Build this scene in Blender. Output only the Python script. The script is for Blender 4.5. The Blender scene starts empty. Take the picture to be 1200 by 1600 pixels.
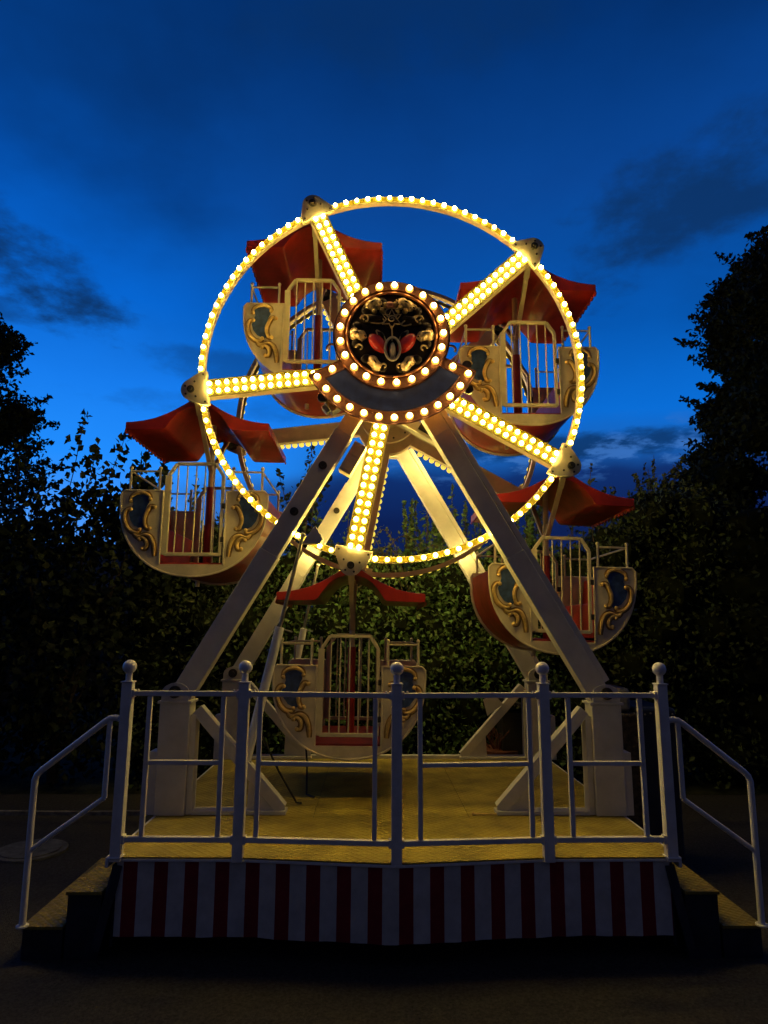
import bpy, math, random
import numpy as np
from mathutils import Vector, Matrix
random.seed(7); rng = np.random.default_rng(7)
PI = math.pi
R = math.radians
SC = bpy.context.scene
col = SC.collection

# ------------------------------------------------------------------ camera
F_PX, PITCH, ROLL, YAW = 1019.65, 0.1756, 0.0058, 0.0167
CX, CZ = -0.1506, 1.3395
cd = bpy.data.cameras.new('camera'); cam = bpy.data.objects.new('camera', cd); col.objects.link(cam)
fw = Vector((math.sin(YAW)*math.cos(PITCH), math.cos(YAW)*math.cos(PITCH), math.sin(PITCH)))
rt = Vector((math.cos(YAW), -math.sin(YAW), 0)); up = rt.cross(fw)
rt2 = rt*math.cos(ROLL)+up*math.sin(ROLL); up2 = -rt*math.sin(ROLL)+up*math.cos(ROLL)
m = Matrix.Identity(4)
for i in range(3):
    m[i][0] = rt2[i]; m[i][1] = up2[i]; m[i][2] = -fw[i]
m[0][3], m[1][3], m[2][3] = CX, 0, CZ
cam.matrix_world = m
cd.sensor_fit = 'HORIZONTAL'; cd.sensor_width = 36; cd.lens = F_PX/1200*36
cd.clip_end = 1000; cd.clip_start = 0.05
SC.camera = cam
SC.view_settings.view_transform = 'Standard'; SC.view_settings.look = 'None'
SC.view_settings.exposure = 0; SC.view_settings.gamma = 1

# ------------------------------------------------------------------ dusk sky
W = bpy.data.worlds.new('World'); SC.world = W; W.use_nodes = True
nt = W.node_tree; nt.nodes.clear()
def N(t, **k):
    n = nt.nodes.new(t)
    for a, b in k.items(): setattr(n, a, b)
    return n
def L(a, b): nt.links.new(a, b)
def M(op, a, b=None, c=None, clamp=False):
    n = N('ShaderNodeMath', operation=op, use_clamp=clamp)
    for i, v in enumerate((a, b, c)):
        if v is None: continue
        if isinstance(v, (int, float)): n.inputs[i].default_value = v
        else: L(v, n.inputs[i])
    return n.outputs[0]
def mapr(v, a, b, c=0., d=1., smooth=True):
    n = N('ShaderNodeMapRange'); n.interpolation_type = 'SMOOTHSTEP' if smooth else 'LINEAR'
    L(v, n.inputs[0])
    for i, x in enumerate((a, b, c, d)): n.inputs[i+1].default_value = x
    return n.outputs[0]
def mixc(f, a, b):
    n = N('ShaderNodeMix', data_type='RGBA')
    if isinstance(f, (int, float)): n.inputs[0].default_value = f
    else: L(f, n.inputs[0])
    for i, v in ((6, a), (7, b)):
        if isinstance(v, tuple): n.inputs[i].default_value = v+(1,)
        else: L(v, n.inputs[i])
    return n.outputs[2]
def ramp(v, stops):
    n = N('ShaderNodeValToRGB'); e = n.color_ramp.elements
    while len(e) < len(stops): e.new(0.5)
    for el, (p, c) in zip(e, stops): el.position = p; el.color = c+(1,)
    L(v, n.inputs[0]); return n.outputs[0]
tc = N('ShaderNodeTexCoord'); sep = N('ShaderNodeSeparateXYZ'); L(tc.outputs['Generated'], sep.inputs[0])
dx, dy, dz = sep.outputs
# cloud noise on a flat cloud layer (direction / height)
den = M('MAXIMUM', M('ADD', dz, 0.12), 0.05)
cv = N('ShaderNodeCombineXYZ'); L(M('DIVIDE', dx, den), cv.inputs[0]); L(M('DIVIDE', dy, den), cv.inputs[1])
def noise(scale, detail, rough, vec=None, w=0.0):
    n = N('ShaderNodeTexNoise', noise_dimensions='4D'); L(vec or cv.outputs[0], n.inputs['Vector'])
    n.inputs['Scale'].default_value = scale; n.inputs['Detail'].default_value = detail
    n.inputs['Roughness'].default_value = rough; n.inputs['W'].default_value = w
    return n.outputs[0]
n1 = noise(0.9, 6, .55); n2 = noise(4.2, 8, .62, w=3.0)
ndir = noise(3.2, 5, .55, vec=tc.outputs['Generated'], w=1.5)
zj = M('ADD', dz, M('MULTIPLY', M('SUBTRACT', ndir, .5), .10))
left = ramp(zj, [(0, (.08, .30, .85)), (.13, (.08, .33, 1.0)), (.24, (.016, .27, 1.0)), (.34, (.008, .20, .85)),
                 (.44, (.002, .135, .66)), (.58, (.0012, .082, .43)), (.74, (.0008, .040, .21)), (1, (.0006, .015, .08))])
right = ramp(zj, [(0, (.004, .011, .05)), (.17, (.004, .014, .085)), (.225, (.005, .028, .15)), (.26, (.010, .12, .48)), (.31, (.003, .155, .68)), (.42, (.0016, .098, .46)),
                  (.58, (.003, .060, .30)), (.74, (.0008, .031, .165)), (1, (.0006, .015, .08))])
sky = mixc(mapr(M('SUBTRACT', dx, M('MULTIPLY', M('MULTIPLY', mapr(dz, .28, .38, 1., 0.), mapr(zj, .205, .245)), .14)), -.38, -.06), left, right)
# darker cloud wisps
cl = M('MULTIPLY', mapr(n1, .48, .72), mapr(dz, .30, .55))
sky = mixc(M('MULTIPLY', cl, .6), sky, (.0015, .016, .075))
def patch(cx_, cz_, sx, sz, amt, base, tilt=0.):
    a = M('SUBTRACT', dx, cx_); b = M('SUBTRACT', M('SUBTRACT', dz, cz_), M('MULTIPLY', a, tilt))
    a = M('DIVIDE', a, sx); b = M('DIVIDE', b, sz)
    r2 = M('ADD', M('MULTIPLY', a, a), M('MULTIPLY', b, b))
    r2 = M('ADD', r2, M('MULTIPLY', M('SUBTRACT', n2, .5), 4.6))
    mk = M('MULTIPLY', mapr(r2, .0, 1.2, 1., 0.), mapr(dy, .1, .4))
    return mixc(M('MULTIPLY', mk, amt), base, (.004, .030, .115))
sky = patch(-.47, .475, .135, .060, .95, sky, -.42)
sky = patch(-.53, .40, .10, .020, .6, sky, 0)
sky = patch(.45, .55, .24, .085, .85, sky, .25)
sky = patch(.22, .76, .4, .06, .45, sky, .1)
sky = patch(.30, .262, .26, .020, .85, sky, .0)
sky = patch(-.28, .315, .16, .018, .25, sky, .0)
band = M('MULTIPLY', mapr(n2, .50, .60), M('MULTIPLY', mapr(dz, .20, .245), mapr(dz, .25, .31, 1., 0.)))
band = M('MULTIPLY', band, mapr(dx, -.12, .12))
sky = mixc(M('MULTIPLY', band, .75), sky, (.045, .17, .52))
sky = patch(-.20, .37, .13, .030, .45, sky, .0)
back = mixc(mapr(dz, 0, .6), (.012, .013, .026), (.024, .029, .062))
sky = mixc(mapr(dy, -.15, .35), back, sky)
sky = mixc(mapr(dz, -.06, .0), (.004, .005, .01), sky)
bg = N('ShaderNodeBackground'); bg.inputs[1].default_value = 1.0; L(sky, bg.inputs[0])
wo = N('ShaderNodeOutputWorld'); L(bg.outputs[0], wo.inputs[0])
W.cycles.sampling_method = 'MANUAL'; W.cycles.sample_map_resolution = 512

# ------------------------------------------------------------------ materials
def mat(name, c, rough=.5, metal=0., var=.12, vscale=6., bump=0., bscale=40., emit=None, estr=0., coat=0., spec=None, stripes=None, dirt=None, island=0.):
    mt = bpy.data.materials.new(name); mt.use_nodes = True
    t = mt.node_tree; b = t.nodes['Principled BSDF']
    b.inputs['Roughness'].default_value = rough; b.inputs['Metallic'].default_value = metal
    if coat: b.inputs['Coat Weight'].default_value = coat
    if spec is not None: b.inputs['Specular IOR Level'].default_value = spec
    b.inputs['Base Color'].default_value = c+(1,)
    tcn = t.nodes.new('ShaderNodeTexCoord')
    last = None
    if var:
        nz = t.nodes.new('ShaderNodeTexNoise'); nz.inputs['Scale'].default_value = vscale; nz.inputs['Detail'].default_value = 6; nz.inputs['Roughness'].default_value = .65
        t.links.new(tcn.outputs['Object'], nz.inputs['Vector'])
        rp = t.nodes.new('ShaderNodeValToRGB'); e = rp.color_ramp.elements
        e[0].position = .32; e[0].color = tuple(x*(1-var*2) for x in (dirt or c))+(1,)
        e[1].position = .68; e[1].color = tuple(min(1, x*(1+var*.6)) for x in c)+(1,)
        t.links.new(nz.outputs[0], rp.inputs[0]); last = rp.outputs[0]
        mr = t.nodes.new('ShaderNodeMapRange'); mr.inputs[3].default_value = min(1, rough+.12); mr.inputs[4].default_value = max(.05, rough-.08)
        t.links.new(nz.outputs[0], mr.inputs[0]); t.links.new(mr.outputs[0], b.inputs['Roughness'])
    if island:
        g = t.nodes.new('ShaderNodeNewGeometry'); h = t.nodes.new('ShaderNodeHueSaturation')
        mr2 = t.nodes.new('ShaderNodeMapRange'); mr2.inputs[3].default_value = 1-island; mr2.inputs[4].default_value = 1+island
        t.links.new(g.outputs['Random Per Island'], mr2.inputs[0]); t.links.new(mr2.outputs[0], h.inputs['Value'])
        mr3 = t.nodes.new('ShaderNodeMapRange'); mr3.inputs[3].default_value = .47; mr3.inputs[4].default_value = .52
        t.links.new(g.outputs['Random Per Island'], mr3.inputs[0]); t.links.new(mr3.outputs[0], h.inputs['Hue'])
        if last: t.links.new(last, h.inputs['Color'])
        else: h.inputs['Color'].default_value = c+(1,)
        last = h.outputs[0]
    if last: t.links.new(last, b.inputs['Base Color'])
    if bump:
        nb = t.nodes.new('ShaderNodeTexNoise'); nb.inputs['Scale'].default_value = bscale; nb.inputs['Detail'].default_value = 4
        t.links.new(tcn.outputs['Object'], nb.inputs['Vector'])
        bp = t.nodes.new('ShaderNodeBump'); bp.inputs['Strength'].default_value = bump; bp.inputs['Distance'].default_value = .01
        t.links.new(nb.outputs[0], bp.inputs['Height']); t.links.new(bp.outputs[0], b.inputs['Normal'])
    if emit:
        b.inputs['Emission Color'].default_value = emit+(1,); b.inputs['Emission Strength'].default_value = estr
    return mt
WARM = (1.0, .71, .14)
MT = dict(
    cream=mat('cream_paint', (.66, .57, .44), .42, var=.14, vscale=5, bump=.08, bscale=60),
    creamrim=mat('wheel_cream_paint', (.66, .54, .38), .4, var=.1, vscale=7),
    rim_panel=mat('yellow_rim_panel', (.20, .15, .003), .35, var=.12, vscale=30),
    lamp_panel=mat('yellow_lamp_panel', (.070, .052, .001), .35, var=.12, vscale=30),
    frame=mat('frame_paint', (.60, .58, .57), .38, var=.09, vscale=5, bump=.06, bscale=50),
    rail=mat('railing_paint', (.76, .75, .77), .28, var=.1, vscale=9, bump=.05, bscale=90),
    red=mat('red_fibreglass', (.34, .017, .008), .34, var=.22, vscale=4, coat=.3, bump=.05, bscale=30),
    redin=mat('red_seat', (.42, .03, .02), .45, var=.2, vscale=5),
    gilt=mat('old_gold_paint', (.72, .50, .20), .35, .25, var=.25, vscale=14),
    bluep=mat('dark_blue_paint', (.035, .075, .24), .4, var=.3, vscale=18),
    antique=mat('antique_brown_glaze', (.34, .21, .07), .5, var=.3, vscale=20),
    gatep=mat('gate_paint', (.62, .54, .38), .4, var=.1),
    dark=mat('dark_metal', (.06, .055, .05), .45, .5, var=.3, vscale=20),
    steel=mat('steel', (.35, .33, .30), .35, .8, var=.2, vscale=20),
    black=mat('black_rubber', (.012, .012, .012), .6, var=.2),
    bulb=mat('lit_bulb_glass', (1, .9, .7), .3, var=0, emit=WARM, estr=134.),
    bulbdim=mat('lit_dim_bulb_glass', (1, .9, .7), .3, var=0, emit=(1, .69, .13), estr=60.),
    bulbs=mat('lit_sign_bulb_glass', (1, .9, .7), .3, var=0, emit=(1, .62, .20), estr=42.),
    led=mat('lit_small_bulb_glass', (1, .9, .7), .3, var=0, emit=(1, .72, .18), estr=76.),
    cap=mat('halo_yellow_lens_cap', (.6, .45, .03), .3, var=0, emit=(1, .80, .10), estr=.95),  # cap glow stands in for the halo round each bulb
    caps=mat('halo_amber_lens_cap', (.6, .35, .05), .3, var=0, emit=(1, .52, .10), estr=.75),  # sign caps: bulb halo put into the emission
    collar=mat('bulb_holder', (.14, .105, .003), .25, var=0),
    copper=mat('copper_band', (.45, .20, .09), .28, .85, var=.2, vscale=30, bump=.1, bscale=80),
    copperdark=mat('copper_edge', (.10, .035, .02), .4, .5, var=.2),
    slate=mat('blank_slate_panel', (.022, .036, .13), .35, var=.25, vscale=14),
    gloss=mat('glossy_black_enamel', (.016, .012, .008), .35, var=.2, spec=.2),
    ruby=mat('ruby_enamel', (.85, .05, .03), .2, var=.15, coat=.8),
    pewter=mat('tarnished_gold', (.85, .66, .30), .25, .15, var=.3, vscale=30),
    rose=mat('rose_enamel', (.75, .32, .22), .3, var=.2),
    inner=mat('dark_core_fill', (.010, .013, .006), .9, var=.3, spec=.05),
    bark=mat('bark', (.07, .05, .035), .9, var=.4, vscale=12, bump=.5, bscale=30),
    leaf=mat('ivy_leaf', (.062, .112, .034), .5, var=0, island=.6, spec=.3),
    leafd=mat('shaded_leaf', (.015, .022, .010), .7, var=0, island=.35, spec=.2),  # fading wheel light put into the colour of outer hedges and trees
    leafm=mat('half_shaded_leaf', (.036, .052, .018), .6, var=0, island=.5, spec=.2),  # leaf colour lowered where less bulb light reaches the hedge
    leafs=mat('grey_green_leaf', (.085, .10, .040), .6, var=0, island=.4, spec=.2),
    terra=mat('terracotta', (.16, .05, .03), .8, var=.3, vscale=14, bump=.3),
    tarp=mat('dark_blue_tarpaulin', (.018, .024, .05), .45, var=.3, vscale=5, bump=.3, bscale=9),
    wicker=mat('brown_weave', (.07, .045, .03), .8, var=.5, vscale=34, bump=.8, bscale=46),
    roofm=mat('shed_slate', (.03, .03, .035), .8, var=.3, vscale=4),
    kerb=mat('kerb_concrete', (.22, .21, .20), .9, var=.4, vscale=7, bump=.4),
    conc=mat('manhole_concrete', (.11, .11, .11), .9, var=.3, vscale=12, bump=.3),
    ground=mat('gravel_asphalt', (.056, .053, .052), .95, var=.28, vscale=60, bump=1., bscale=130, spec=.15),
    grass=mat('night_grass', (.035, .04, .022), .9, var=.5, vscale=3, bump=.8, bscale=30, spec=.1),
)
# tread plate deck: worn ochre paint with raised diamonds
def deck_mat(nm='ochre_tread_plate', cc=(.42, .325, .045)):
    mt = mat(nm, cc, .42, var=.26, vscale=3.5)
    t = mt.node_tree; b = t.nodes['Principled BSDF']; tcn = [n for n in t.nodes if n.type == 'TEX_COORD'][0]
    s = t.nodes.new('ShaderNodeSeparateXYZ'); t.links.new(tcn.outputs['Object'], s.inputs[0])
    def mm(op, a, b2=None):
        n = t.nodes.new('ShaderNodeMath'); n.operation = op
        for i, v in enumerate((a, b2)):
            if v is None: continue
            if isinstance(v, (int, float)): n.inputs[i].default_value = v
            else: t.links.new(v, n.inputs[i])
        return n.outputs[0]
    k = 2*PI/.12
    a = mm('SINE', mm('MULTIPLY', mm('ADD', s.outputs[0], s.outputs[1]), k)); c = mm('SINE', mm('MULTIPLY', mm('SUBTRACT', s.outputs[0], s.outputs[1]), k))
    h = mm('MAXIMUM', mm('POWER', mm('ABSOLUTE', a), 6.), mm('POWER', mm('ABSOLUTE', c), 6.))
    bp = t.nodes.new('ShaderNodeBump'); bp.inputs['Strength'].default_value = .8; bp.inputs['Distance'].default_value = .006
    t.links.new(h, bp.inputs['Height']); t.links.new(bp.outputs[0], b.inputs['Normal'])
    return mt
MT['deck'] = deck_mat(); MT['deckshade'] = deck_mat('shaded_tread_plate', (.25, .19, .036))  # step treads: deck colour darkened for the shade of railing and posts
def skirt_mat():
    mt = mat('red_white_stripes', (.6, .6, .6), .75, var=.12, vscale=8, bump=.15, bscale=25)
    t = mt.node_tree; b = t.nodes['Principled BSDF']; tcn = [n for n in t.nodes if n.type == 'TEX_COORD'][0]
    s = t.nodes.new('ShaderNodeSeparateXYZ'); t.links.new(tcn.outputs['Object'], s.inputs[0])
    def mm(op, a, b2=None):
        n = t.nodes.new('ShaderNodeMath'); n.operation = op
        for i, v in enumerate((a, b2)):
            if v is None: continue
            if isinstance(v, (int, float)): n.inputs[i].default_value = v
            else: t.links.new(v, n.inputs[i])
        return n.outputs[0]
    fr = mm('FRACT', mm('DIVIDE', mm('ADD', s.outputs[0], 1.52+1.8), .18))
    w = mm('LESS_THAN', fr, .54)
    old = b.inputs['Base Color'].links[0].from_socket
    mx = t.nodes.new('ShaderNodeMix'); mx.data_type = 'RGBA'; mx.blend_type = 'MULTIPLY'; mx.inputs[0].default_value = 1
    cm = t.nodes.new('ShaderNodeMix'); cm.data_type = 'RGBA'; t.links.new(w, cm.inputs[0])
    cm.inputs[6].default_value = (.42, .012, .03, 1); cm.inputs[7].default_value = (1, 1, 1, 1)
    t.links.new(old, mx.inputs[6]); t.links.new(cm.outputs[2], mx.inputs[7]); t.links.new(mx.outputs[2], b.inputs['Base Color'])
    return mt
MT['skirt'] = skirt_mat()

# ------------------------------------------------------------------ mesh helpers
class MB:
    def __init__(s): s.v = []; s.f = []; s.mi = []; s.cur = 0
    def add(s, vs, fs):
        o = len(s.v); s.v += [tuple(v) for v in vs]
        for f in fs: s.f.append([i+o for i in f]); s.mi.append(s.cur)
    def box(s, x0, x1, y0, y1, z0, z1):
        s.add([(x, y, z) for x in (x0, x1) for y in (y0, y1) for z in (z0, z1)],
              [(0, 1, 3, 2), (4, 6, 7, 5), (0, 4, 5, 1), (2, 3, 7, 6), (0, 2, 6, 4), (1, 5, 7, 3)])
    def beam(s, a, b, w, d, nrm=(0, 1, 0), w2=None):
        """box from a to b; w measured across (in the plane perpendicular to nrm), d along nrm"""
        a = Vector(a); b = Vector(b); t = (b-a).normalized(); n = Vector(nrm); n = (n-t*n.dot(t)).normalized(); u = t.cross(n)
        w2 = w if w2 is None else w2; vs = []
        for p, ww in ((a, w), (b, w2)):
            for su, sn in ((-1, -1), (1, -1), (1, 1), (-1, 1)): vs.append(p+u*su*ww/2+n*sn*d/2)
        s.add(vs, [(3, 2, 1, 0), (4, 5, 6, 7), (0, 1, 5, 4), (1, 2, 6, 5), (2, 3, 7, 6), (3, 0, 4, 7)])
    def tube(s, pts, r, n=10, closed=False, taper=None):
        pts = [Vector(p) for p in pts]; k = len(pts); vs = []
        prev = None
        for i, p in enumerate(pts):
            if closed: t = pts[(i+1) % k]-pts[i-1]
            else: t = pts[min(i+1, k-1)]-pts[max(i-1, 0)]
            t.normalize()
            if prev is None:
                prev = Vector((0, 0, 1)) if abs(t.z) < .9 else Vector((1, 0, 0))
            u = (prev-t*prev.dot(t)).normalized(); v = t.cross(u); prev = u
            rr = r if taper is None else r*taper[i]
            for j in range(n):
                a = 2*PI*j/n; vs.append(p+u*math.cos(a)*rr+v*math.sin(a)*rr)
        fs = []
        for i in range(k if closed else k-1):
            i2 = (i+1) % k
            for j in range(n): fs.append((i*n+j, i*n+(j+1) % n, i2*n+(j+1) % n, i2*n+j))
        if not closed: fs += [tuple(range(n))[::-1], tuple((k-1)*n+j for j in range(n))]
        s.add(vs, fs)
    def sphere(s, c, r, n=12, m_=8, sc=(1, 1, 1), rot=None):
        vs = []; c = Vector(c)
        def T(v):
            v = Vector((v[0]*sc[0]*r, v[1]*sc[1]*r, v[2]*sc[2]*r))
            return c+(rot@v if rot else v)
        vs.append(T((0, 0, 1)))
        for i in range(1, m_):
            for j in range(n):
                a = PI*i/m_; b = 2*PI*j/n; vs.append(T((math.sin(a)*math.cos(b), math.sin(a)*math.sin(b), math.cos(a))))
        vs.append(T((0, 0, -1))); fs = []
        for j in range(n): fs.append((0, 1+j, 1+(j+1) % n)); fs.append((len(vs)-1, 1+(m_-2)*n+(j+1) % n, 1+(m_-2)*n+j))
        for i in range(m_-2):
            for j in range(n): fs.append((1+i*n+j, 1+(i+1)*n+j, 1+(i+1)*n+(j+1) % n, 1+i*n+(j+1) % n))
        s.add(vs, fs)
    def prism(s, poly, y0, y1):
        """polygon in x,z extruded in y"""
        n = len(poly)
        s.add([(x, y0, z) for x, z in poly]+[(x, y1, z) for x, z in poly],
              [tuple(range(n)), tuple(range(2*n-1, n-1, -1))]+[(i, i+n, (i+1) % n+n, (i+1) % n) for i in range(n)])
    def prismz(s, poly, z0, z1):
        n = len(poly)
        s.add([(x, y, z0) for x, y in poly]+[(x, y, z1) for x, y in poly],
              [tuple(range(n-1, -1, -1)), tuple(range(n, 2*n))]+[(i, (i+1) % n, (i+1) % n+n, i+n) for i in range(n)])
    def strip(s, A, B, y0, y1, closed=False):
        """plate between two x,z polylines A and B of equal length, thickness y0..y1"""
        n = len(A); vs = []
        for P in (A, B):
            for x, z in P: vs += [(x, y0, z), (x, y1, z)]
        fs = []; q = 2*n
        for i in range(n if closed else n-1):
            j = (i+1) % n
            fs += [(2*i, 2*j, q+2*j, q+2*i), (2*i+1, q+2*i+1, q+2*j+1, 2*j+1), (2*i, 2*i+1, 2*j+1, 2*j), (q+2*i, q+2*j, q+2*j+1, q+2*i+1)]
        if not closed: fs += [(0, q, q+1, 1), (2*n-2, 2*n-1, q+2*n-1, q+2*n-2)]
        s.add(vs, fs)
    def cyl(s, a, b, r, n=20, r2=None):
        s.tube([a, b], 1, n, taper=[r, r if r2 is None else r2])
    def build(s, name, mats, parent=None, bevel=0., smooth=40, loc=None):
        me = bpy.data.meshes.new(name); me.from_pydata(s.v, [], s.f)
        if not isinstance(mats, (list, tuple)): mats = [mats]
        for x in mats: me.materials.append(MT[x] if isinstance(x, str) else x)
        if len(mats) > 1: me.polygons.foreach_set('material_index', s.mi)
        me.update()
        if smooth:
            me.polygons.foreach_set('use_smooth', [True]*len(me.polygons)); me.set_sharp_from_angle(angle=R(smooth))
        o = bpy.data.objects.new(name, me); col.objects.link(o)
        if parent: o.parent = parent
        if loc: o.location = loc
        if bevel:
            b = o.modifiers.new('bevel', 'BEVEL'); b.width = bevel; b.segments = 2; b.limit_method = 'ANGLE'; b.angle_limit = R(40); b.harden_normals = True
        return o
def tag(o, label=None, cat=None, group=None, kind=None):
    if label: o['label'] = label
    if cat: o['category'] = cat
    if group: o['group'] = group
    if kind: o['kind'] = kind
    return o
def empty(name, loc, **k):
    o = bpy.data.objects.new(name, None); col.objects.link(o); o.location = loc; o.empty_display_size = .1
    tag(o, **k); return o
def children(o): return [c for c in list(o.children)]
def copy_tree(o, parent=None):
    kids = children(o); c = o.copy(); col.objects.link(c)
    if parent: c.parent = parent
    for ch in kids: copy_tree(ch, c)
    return c
def arc(cx, cz, r, a0, a1, n):
    return [(cx+r*math.cos(a0+(a1-a0)*i/n), cz+r*math.sin(a0+(a1-a0)*i/n)) for i in range(n+1)]

# ------------------------------------------------------------------ layout numbers (deck top is z=0)
GZ = -.56
Y0 = 4.172; YB = 7.12
YF, YR = 5.01, 7.04            # front faces of the support frames
YRF, YRR = 5.265, 6.767        # wheel rings
YM = (YRF+YRR)/2
HZ = 3.487; RR = 1.61; RP = 1.69; PH = 2.0045

# ------------------------------------------------------------------ ground
g = MB(); g.add([(-150, -30, GZ), (150, -30, GZ), (150, 260, GZ), (-150, 260, GZ)], [(0, 1, 2, 3)])
tag(g.build('ground', 'ground', smooth=0), kind='structure')
gr = MB(); n = 40
vs = []; fs = []
for i in range(n+1):
    for j in range(9):
        x = -14+28*i/n; yy = 8.0+j*.6
        vs.append((x, yy, GZ+.004+(0 if j == 0 else .05*j+.06*math.sin(x*2.1+j)*math.cos(x*.9-j))))
for i in range(n):
    for j in range(8): a = i*9+j; fs.append((a, a+9, a+10, a+1))
gr.add(vs, fs); tag(gr.build('grass_bank', 'grass', smooth=180), kind='structure')
k = MB(); x = -9.
while x < -1.9:
    l = .9; k.box(x, x+l-.012, 7.13, 7.17, GZ-.05, GZ+.045+random.uniform(-.006, .006)); x += l
tag(k.build('kerb', 'kerb', bevel=.006), 'thin pale kerb stones in the ground left of the platform', 'kerb')
mh = MB(); mh.cyl((-3.05, 6.05, GZ-.03), (-3.05, 6.05, GZ+.018), .29, 36); mh.cyl((-3.05, 6.05, GZ), (-3.05, 6.05, GZ+.026), .24, 36)
tag(mh.build('manhole_cover', 'conc', bevel=.004), 'round grey manhole cover in the ground left of the steps', 'manhole cover')

# ------------------------------------------------------------------ platform
pf = empty('platform', (0, 0, 0), label='low wooden fairground platform with ochre tread plate deck and striped skirt', cat='platform')
FR = [(-1.69, Y0), (-.933, Y0-.01), (0, Y0-.115), (.912, Y0-.01), (1.69, Y0)]
d = MB(); d.prismz(FR+[(1.69, 4.985), (-1.69, 4.985)], -.006, 0); d.build('deck_plate', 'deck', pf, smooth=0)
for xa, xb in ((-1.69, -.565), (-.560, .558), (.563, 1.69)):
    d = MB(); d.prismz([(xa, 4.990), (xb, 4.990), (xb, YB), (xa, YB)], -.008, -random.uniform(.0, .002)); d.build('deck_plate', 'deck', pf, smooth=0)
d = MB(); d.box(-1.6, 1.6, 4.4, 7.0, -.05, -.026); d.build('under_frame', 'dark', pf)
e = MB()
for i in range(4):
    a, b = FR[i], FR[i+1]; e.beam((a[0], a[1]+.006, -.017), (b[0], b[1]+.006, -.017), .020, .016, (0, 0, 1))
e.box(-1.712, -1.692, Y0, YB, -.06, -.003); e.box(1.692, 1.712, Y0, YB, -.06, -.003)
e.build('edge_trim', 'rail', pf, bevel=.003)
e = MB(); e.box(-1.69, 1.69, YB+.002, YB+.06, -.1, .035); e.build('rear_kerb', 'frame', pf, bevel=.005)
sk = MB(); pts = []
for i in range(4):
    a, b = FR[i], FR[i+1]; nn = 16
    for j in range(nn+(i == 3)):
        t = j/nn; pts.append((a[0]*(1-t)+b[0]*t, a[1]*(1-t)+b[1]*t+.02+.004*math.sin(29*(a[0]*(1-t)+b[0]*t))))
pts = [p for p in pts if -1.67 < p[0] < 1.67]
sk.add([(x, y-.014, -.024) for x, y in pts]+[(x, y-.006, -.24) for x, y in pts]+[(x, y-.003*(1+math.sin(x*9)), -.435+.002*math.sin(x*13)) for x, y in pts]+[(x, y+.012, -.434) for x, y in pts]+[(x, y+.012, -.026) for x, y in pts],
       [(r*len(pts)+i, r*len(pts)+i+1, (r+1)*len(pts)+i+1, (r+1)*len(pts)+i) for r in range(4) for i in range(len(pts)-1)])
sk.build('skirt', 'skirt', pf)
for s in (-1, 1):
    c = MB(); c.add([(s*1.67, Y0+.012, -.045), (s*1.61, Y0-.004, -.05), (s*1.70, Y0-.03, -.50), (s*1.76, Y0+.0, -.50), (s*1.67, Y0+.024, -.045), (s*1.61, Y0+.02, -.05), (s*1.70, Y0-.01, -.50), (s*1.76, Y0+.02, -.50)],
                    [(0, 1, 2, 3), (7, 6, 5, 4), (0, 4, 5, 1), (1, 5, 6, 2), (2, 6, 7, 3), (3, 7, 4, 0)])
    c.build('corner_flap', 'tarp', pf)
    c = MB(); c.box(s*1.66-.008, s*1.66+.008, Y0+.04, YB, -.5, -.03); c.build('side_board', 'tarp', pf)
for x in (-1.5, -.5, .5, 1.5):
    for y in (4.5, 5.8, 7.0):
        c = MB(); c.box(x-.05, x+.05, y-.05, y+.05, GZ, -.024); c.build('support_leg', 'dark', pf)

# steps left and right
def steps(s):
    e = empty('steps', (s*1.95, Y0, GZ), label='two dark treads with ochre plates at the %s end of the platform' % ('left' if s < 0 else 'right'), cat='steps', group='steps at both ends of the platform')
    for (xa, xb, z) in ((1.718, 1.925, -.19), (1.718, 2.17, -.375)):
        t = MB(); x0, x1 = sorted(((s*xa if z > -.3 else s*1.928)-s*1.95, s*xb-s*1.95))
        t.box(x0, x1, 0.0, 1.15, z-GZ-.018, z-GZ); t.build('tread', 'deckshade', e, bevel=.002)
        b = MB(); b.box(x0+.006, x1-.006, .02, 1.13, 0, z-GZ-.019); b.build('riser', 'tarp', e)
steps(-1); steps(1)

# ------------------------------------------------------------------ front railing
rl = empty('front_railing', (0, Y0, 0), label='white tube railing with five ball topped posts along the platform front', cat='railing')
PX = [(-1.649, Y0), (-.933, Y0-.01), (0.002, Y0-.085), (.912, Y0-.01), (1.651, Y0)]
for i, (x, y) in enumerate(PX):
    p = MB(); w = .031; p.box(x-w, x+w, y-Y0-w, y-Y0+w, -.02, 1.0); p.box(x-w-.01, x+w+.01, y-Y0-w-.01, y-Y0+w+.01, -.0, .006) if i in (0, 4) else None
    p.box(x-w-.006, x+w+.006, y-Y0-w-.006, y-Y0+w+.006, 1.0, 1.008)
    po = p.build('post', 'rail', rl, bevel=.003)
    b = MB(); b.cyl((x, y-Y0, 1.008), (x, y-Y0, 1.06), .020, 16); b.sphere((x, y-Y0, 1.094), .042, 20, 14); b.build('ball_finial', 'rail', po)
VX = [(-1.509, -1.058), (-.83, -.128), (.143, .817), (1.063, 1.511)]
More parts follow.
